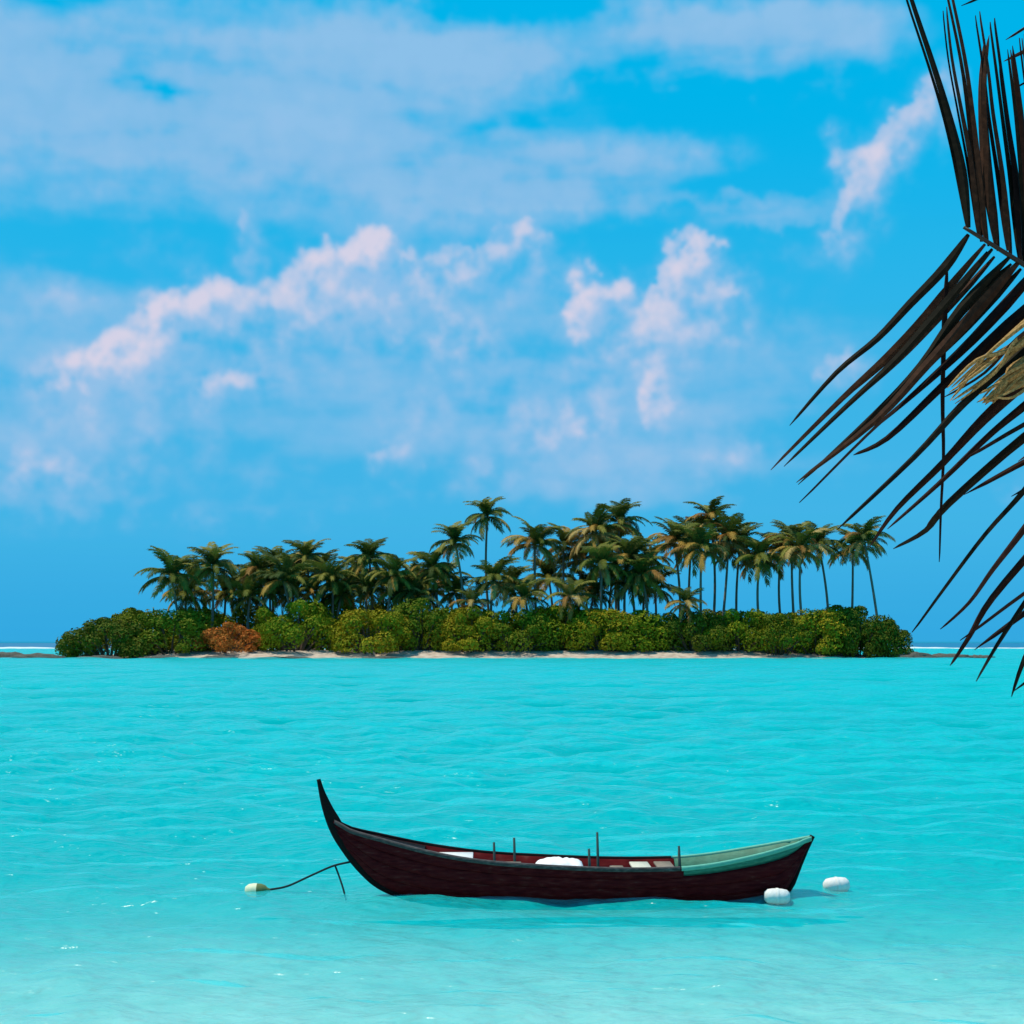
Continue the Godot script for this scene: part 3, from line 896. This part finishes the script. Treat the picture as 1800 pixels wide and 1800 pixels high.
# ---------------------------------------------------------------- the palm on the near shore, whose leaf ends hang into view
const UPPER := [[1.772,4.605,-6.000,1.756,4.834,-6.011,1.713,5.054,-6.022,1.656,5.275,-6.032,1.575,5.557,-6.043,1.532,5.748,-6.054],
	[1.813,4.578,-6.000,1.805,4.839,-6.027,1.774,5.087,-6.053,1.747,5.316,-6.080,1.736,5.532,-6.106],
	[1.841,4.560,-6.000,1.830,4.886,-6.032,1.806,5.241,-6.065,1.770,5.517,-6.097,1.742,5.711,-6.130],
	[1.878,4.542,-6.000,1.876,4.896,-6.065,1.890,5.219,-6.130,1.931,5.450,-6.195],
	[1.928,4.515,-6.000,1.928,4.771,-6.026,1.899,5.076,-6.053,1.890,5.270,-6.079,1.867,5.513,-6.106],
	[1.972,4.482,-6.000,1.983,4.777,-6.046,1.966,5.089,-6.093,1.955,5.339,-6.139,1.951,5.518,-6.186],
	[2.015,4.453,-6.000,1.985,4.743,-5.931,1.943,5.010,-5.862,1.893,5.251,-5.793],
	[2.058,4.426,-6.000,2.050,4.739,-5.995,2.035,5.054,-5.990,2.002,5.372,-5.985],
	[2.112,4.392,-6.000,2.123,4.759,-6.065,2.129,5.149,-6.130,2.125,5.550,-6.195]]
const LOWER := [[1.771,4.578,-6.000,1.679,4.451,-6.013,1.545,4.313,-6.026,1.418,4.179,-6.039,1.259,4.046,-6.052,1.077,3.840,-6.066],
	[1.836,4.538,-6.000,1.622,4.274,-6.044,1.468,4.112,-6.088,1.296,3.953,-6.132,1.020,3.679,-6.176],
	[1.862,4.520,-6.000,1.636,4.265,-5.957,1.458,4.072,-5.915,1.262,3.891,-5.872,1.012,3.654,-5.830],
	[1.928,4.489,-6.000,1.735,4.291,-5.997,1.573,4.068,-5.993,1.387,3.874,-5.990,1.092,3.602,-5.986],
	[1.965,4.471,-6.000,1.748,4.230,-5.972,1.584,4.060,-5.944,1.378,3.841,-5.916,1.068,3.600,-5.888],
	[2.014,4.437,-6.000,1.778,4.182,-6.005,1.556,3.972,-6.010,1.361,3.796,-6.014,1.102,3.535,-6.019],
	[2.090,4.381,-6.000,1.856,4.171,-6.008,1.645,3.973,-6.016,1.446,3.786,-6.024,1.315,3.721,-6.033],
	[2.176,4.325,-6.000,1.911,4.082,-5.946,1.705,3.907,-5.893,1.496,3.691,-5.839,1.194,3.413,-5.786],
	[2.262,4.270,-6.000,2.006,4.043,-5.975,1.798,3.853,-5.950,1.636,3.682,-5.925,1.449,3.503,-5.900,1.338,3.360,-5.875],
	[2.327,4.225,-6.000,2.071,3.999,-5.976,1.827,3.798,-5.951,1.613,3.600,-5.927,1.410,3.426,-5.903],
	[2.434,4.136,-6.000,2.223,3.965,-6.037,1.988,3.792,-6.073,1.703,3.541,-6.110,1.619,3.437,-6.147,1.498,3.368,-6.183]]
const SECOND := [[2.046,3.753,-5.850,1.919,3.578,-5.879,1.775,3.411,-5.908,1.631,3.214,-5.938,1.510,3.039,-5.967],
	[2.115,3.699,-5.850,1.893,3.424,-5.813,1.760,3.270,-5.775,1.661,3.148,-5.738,1.545,3.049,-5.700],
	[2.188,3.652,-5.850,2.023,3.435,-5.883,1.800,3.170,-5.915,1.719,3.023,-5.948,1.655,2.914,-5.981],
	[2.271,3.592,-5.850,2.033,3.345,-5.797,1.803,3.052,-5.744,1.667,2.862,-5.691],
	[2.354,3.528,-5.850,2.118,3.253,-5.867,1.937,3.000,-5.884,1.859,2.800,-5.902],
	[2.437,3.475,-5.850,2.196,3.208,-5.795,1.961,2.959,-5.740,1.835,2.787,-5.686]]
const THIRD := [[2.395,5.700,-6.500,2.235,5.618,-6.390,2.025,5.465,-6.281],
	[2.429,5.613,-6.500,2.298,5.578,-6.582,2.136,5.518,-6.663],
	[2.462,5.501,-6.500,2.268,5.408,-6.436,2.073,5.287,-6.372],
	[2.327,5.875,-6.500,2.111,5.773,-6.437,1.874,5.648,-6.375]]
const STRAW := [[2.046,4.266,-5.880,1.874,4.140,-5.880,1.761,4.048,-5.880,1.646,3.940,-5.880],
	[2.066,4.222,-5.880,1.912,4.125,-5.880,1.792,4.027,-5.880,1.671,3.918,-5.880],
	[2.107,4.157,-5.880,1.931,4.031,-5.880,1.844,3.973,-5.880,1.768,3.909,-5.880],
	[2.149,4.136,-5.880,1.963,4.026,-5.880,1.865,3.940,-5.880,1.788,3.893,-5.880]]
const HANGING := [[1.688,4.440,-6.020,1.673,4.252,-6.024,1.659,3.941,-6.028,1.659,3.721,-6.032,1.646,3.501,-6.036,1.639,3.309,-6.040]]

func unpack(a: Array) -> Array:
	var r := []
	for i in range(0, a.size(), 3):
		r.append(Vector3(a[i], a[i + 1], a[i + 2]))
	return r

func leaflet(points: Array, wide: float, turn: float, fold: float) -> ArrayMesh:
	# a long folded blade: two strips meeting in a midrib, narrow at the foot, pointed at the tip
	var p := smooth_path(points, 4)
	var st := begin()
	st.set_smooth_group(-1)
	var prev := []
	var n := p.size() - 1
	for i in n + 1:
		var t := float(i) / n
		var d: Vector3 = (p[mini(i + 1, n)] - p[maxi(i - 1, 0)]).normalized()
		var side := Vector3(-d.y, d.x, 0).normalized()
		var a := turn + 0.5 * sin(t * 2.6)
		var across := (side * cos(a) + d.cross(side) * sin(a)).normalized()
		var back := across.cross(d).normalized()
		var w := wide * 0.5 * minf(0.30 + t * 4.0, 1.0) * pow(1.0 - t, 0.55) + 0.0012
		var cut := [p[i] - across * w + back * w * fold, p[i], p[i] + across * w + back * w * fold, p[i] - back * 0.003]
		if prev.size():
			for k in 2:
				quad(st, prev[k], prev[k + 1], cut[k + 1], cut[k])
			quad(st, prev[2], prev[3], cut[3], cut[2])
			quad(st, prev[3], prev[0], cut[0], cut[3])
		prev = cut
	return done(st)

func add_leaflets(f: Node, list: Array, mats: Array, wide: float, called := "leaflet") -> void:
	for a in list:
		var m: Material = mats[rng.randi() % mats.size()]
		part(called, leaflet(unpack(a), wide * rng.randf_range(0.75, 1.2), rng.randf_range(-0.75, 0.75), rng.randf_range(0.25, 0.6)), m, f)

func spine(points: Array, thin: float, thick: float) -> ArrayMesh:
	var p := smooth_path(points, 5)
	var st := begin()
	tube(st, p, lerp_list(thin, thick, p.size()), 7, 0.7)
	return done(st)

func build_near_palm() -> void:
	var dark := []
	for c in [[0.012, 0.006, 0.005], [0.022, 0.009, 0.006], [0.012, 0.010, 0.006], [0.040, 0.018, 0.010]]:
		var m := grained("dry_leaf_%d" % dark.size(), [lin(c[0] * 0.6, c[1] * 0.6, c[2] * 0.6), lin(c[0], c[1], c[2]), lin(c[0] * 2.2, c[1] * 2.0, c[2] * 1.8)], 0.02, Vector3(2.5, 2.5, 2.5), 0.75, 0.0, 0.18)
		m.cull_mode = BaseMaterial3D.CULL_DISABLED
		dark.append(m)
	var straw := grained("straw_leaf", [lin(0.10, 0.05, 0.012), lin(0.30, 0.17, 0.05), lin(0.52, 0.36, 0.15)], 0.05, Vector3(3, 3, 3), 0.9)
	var rib := paint("rib", lin(0.022, 0.015, 0.010), 0.6)
	var bark := grained("near_bark", [lin(0.10, 0.08, 0.06), lin(0.22, 0.18, 0.14)], 0.04, Vector3(0.6, 2.5, 0.6), 0.9, 0.8)
	var heart := Vector3(4.05, 2.68, -6.1)
	var foot := Vector3(4.45, bed_height(4.45, 6.4) - 0.1, -6.4)
	var o := thing("shore_palm", foot, "palm on the near shore with long dark dry leaflets hanging against the sky", "palm tree")
	var st := begin()
	var path := []
	var radii := []
	for k in 13:
		var t := k / 12.0
		path.append((heart - foot) * Vector3(pow(t, 1.4), t, t))
		radii.append((0.17 - 0.04 * t + 0.08 * exp(-t * 9.0)) * (1.0 + 0.06 * (k % 2)))
	tube(st, path, radii, 12)
	part("trunk", done(st), bark, o)
	rng.seed = 61
	var spines := [[[1.752, 4.607, -6.0], [1.982, 4.459, -6.0], [2.306, 4.243, -6.0], [2.839, 3.849, -6.02], [3.426, 3.324, -6.05], [4.0, 2.72, -6.1]],
		[[2.02, 3.775, -5.85], [2.229, 3.624, -5.85], [2.748, 3.316, -5.88], [3.324, 2.98, -5.95], [4.0, 2.66, -6.1]],
		[[2.305, 5.95, -6.5], [2.558, 5.50, -6.5], [3.098, 4.496, -6.45], [3.72, 3.54, -6.3], [4.05, 2.75, -6.1]]]
	var lists := [UPPER + LOWER, SECOND, THIRD]
	for k in 3:
		var pts := []
		for q in spines[k]:
			pts.append(Vector3(q[0], q[1], q[2]))
		var f := part("frond", spine(pts, 0.009, 0.032), rib, o)
		f.position = -foot
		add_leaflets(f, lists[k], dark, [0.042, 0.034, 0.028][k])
		if k == 0:      # a second, shorter row lies close behind the first
			var more := []
			for a in UPPER.slice(1) + LOWER.slice(1):
				var b := []
				var n: int = a.size() / 3
				for i in n:
					var t := float(i) / (n - 1)
					b.append_array([a[i * 3] + 0.022 + 0.012 * t, a[i * 3 + 1] - 0.016 + 0.05 * t, a[i * 3 + 2] - 0.05 - 0.08 * t])
				more.append(b.slice(0, b.size() - 3) if n > 4 else b)
			for a in UPPER:
				var b := []
				for i in a.size():
					b.append(a[i] + [0.010, 0.02, -0.09][i % 3] * (1.0 if i > 2 else 0.3))
				more.append(b)
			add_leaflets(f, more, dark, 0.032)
		if k == 0:
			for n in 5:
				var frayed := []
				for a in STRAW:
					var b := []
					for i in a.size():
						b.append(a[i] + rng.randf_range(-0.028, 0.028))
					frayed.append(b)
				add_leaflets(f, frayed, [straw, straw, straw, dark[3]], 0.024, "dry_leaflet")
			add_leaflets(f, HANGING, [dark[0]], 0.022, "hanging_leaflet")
		# the rest of the leaf, nearer the trunk
		var p := smooth_path(pts, 8)
		var from: int = [20, 12, 8][k]
		for i in range(from, p.size() - 6, 1):
			var along: Vector3 = (p[i - 1] - p[i + 1]).normalized()
			for side in [-1.0, 1.0]:
				var up: Vector3 = Vector3(-along.y, along.x, 0).normalized() * -side
				if (side > 0 and k == 1 and i < 20) or (k == 2 and i < 22 and up.x < 0.0):
					continue
				var e: Vector3 = p[i] + (along * 0.75 + up).normalized() * rng.randf_range(0.75, 1.0) + Vector3(0, -0.12, rng.randf_range(-0.2, 0.2))
				var mid: Vector3 = p[i].lerp(e, 0.5) + Vector3(0, 0.05, 0)
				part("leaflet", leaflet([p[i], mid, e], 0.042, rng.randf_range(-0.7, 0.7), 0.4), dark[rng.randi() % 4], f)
	# the other leaves of its crown, outside the picture
	for k in 7:
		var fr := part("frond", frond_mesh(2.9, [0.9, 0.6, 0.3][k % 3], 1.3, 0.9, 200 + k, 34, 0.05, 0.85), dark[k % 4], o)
		fr.position = heart - foot
		fr.rotation.y = -1.25 + k * 0.42

# ---------------------------------------------------------------- the scene
func _ready() -> void:
	var cam := Camera3D.new()
	cam.name = "camera"
	cam.fov = 36.0
	cam.far = 30000.0
	cam.position = Vector3(0, 3.0, 0)
	cam.rotation.x = atan(230.0 / 2770.0)
	add_child(cam)
	cam.current = true
	var env := Environment.new()
	env.background_mode = Environment.BG_SKY
	env.tonemap_mode = Environment.TONE_MAPPER_LINEAR
	env.tonemap_exposure = 1.0
	env.sdfgi_enabled = true
	env.ssao_enabled = true
	env.ssil_enabled = true
	env.volumetric_fog_enabled = true
	env.volumetric_fog_density = 0.0
	var pano := PanoramaSkyMaterial.new()
	pano.panorama = make_sky()
	env.sky = Sky.new()
	env.sky.sky_material = pano
	var we := WorldEnvironment.new()
	we.name = "world"
	we.environment = env
	add_child(we)
	var sun := DirectionalLight3D.new()
	sun.name = "sun"
	sun.light_energy = 1.5
	sun.light_color = Color(1.0, 0.96, 0.88)
	sun.light_angular_distance = 0.5
	sun.shadow_enabled = true
	add_child(sun)
	sun.look_at_from_position(Vector3(-0.36, 0.90, -0.03), Vector3.ZERO)
	build_ground_and_water()
	build_reef()
	build_shrubs()
	build_palms()
	build_boat()
	build_near_palm()
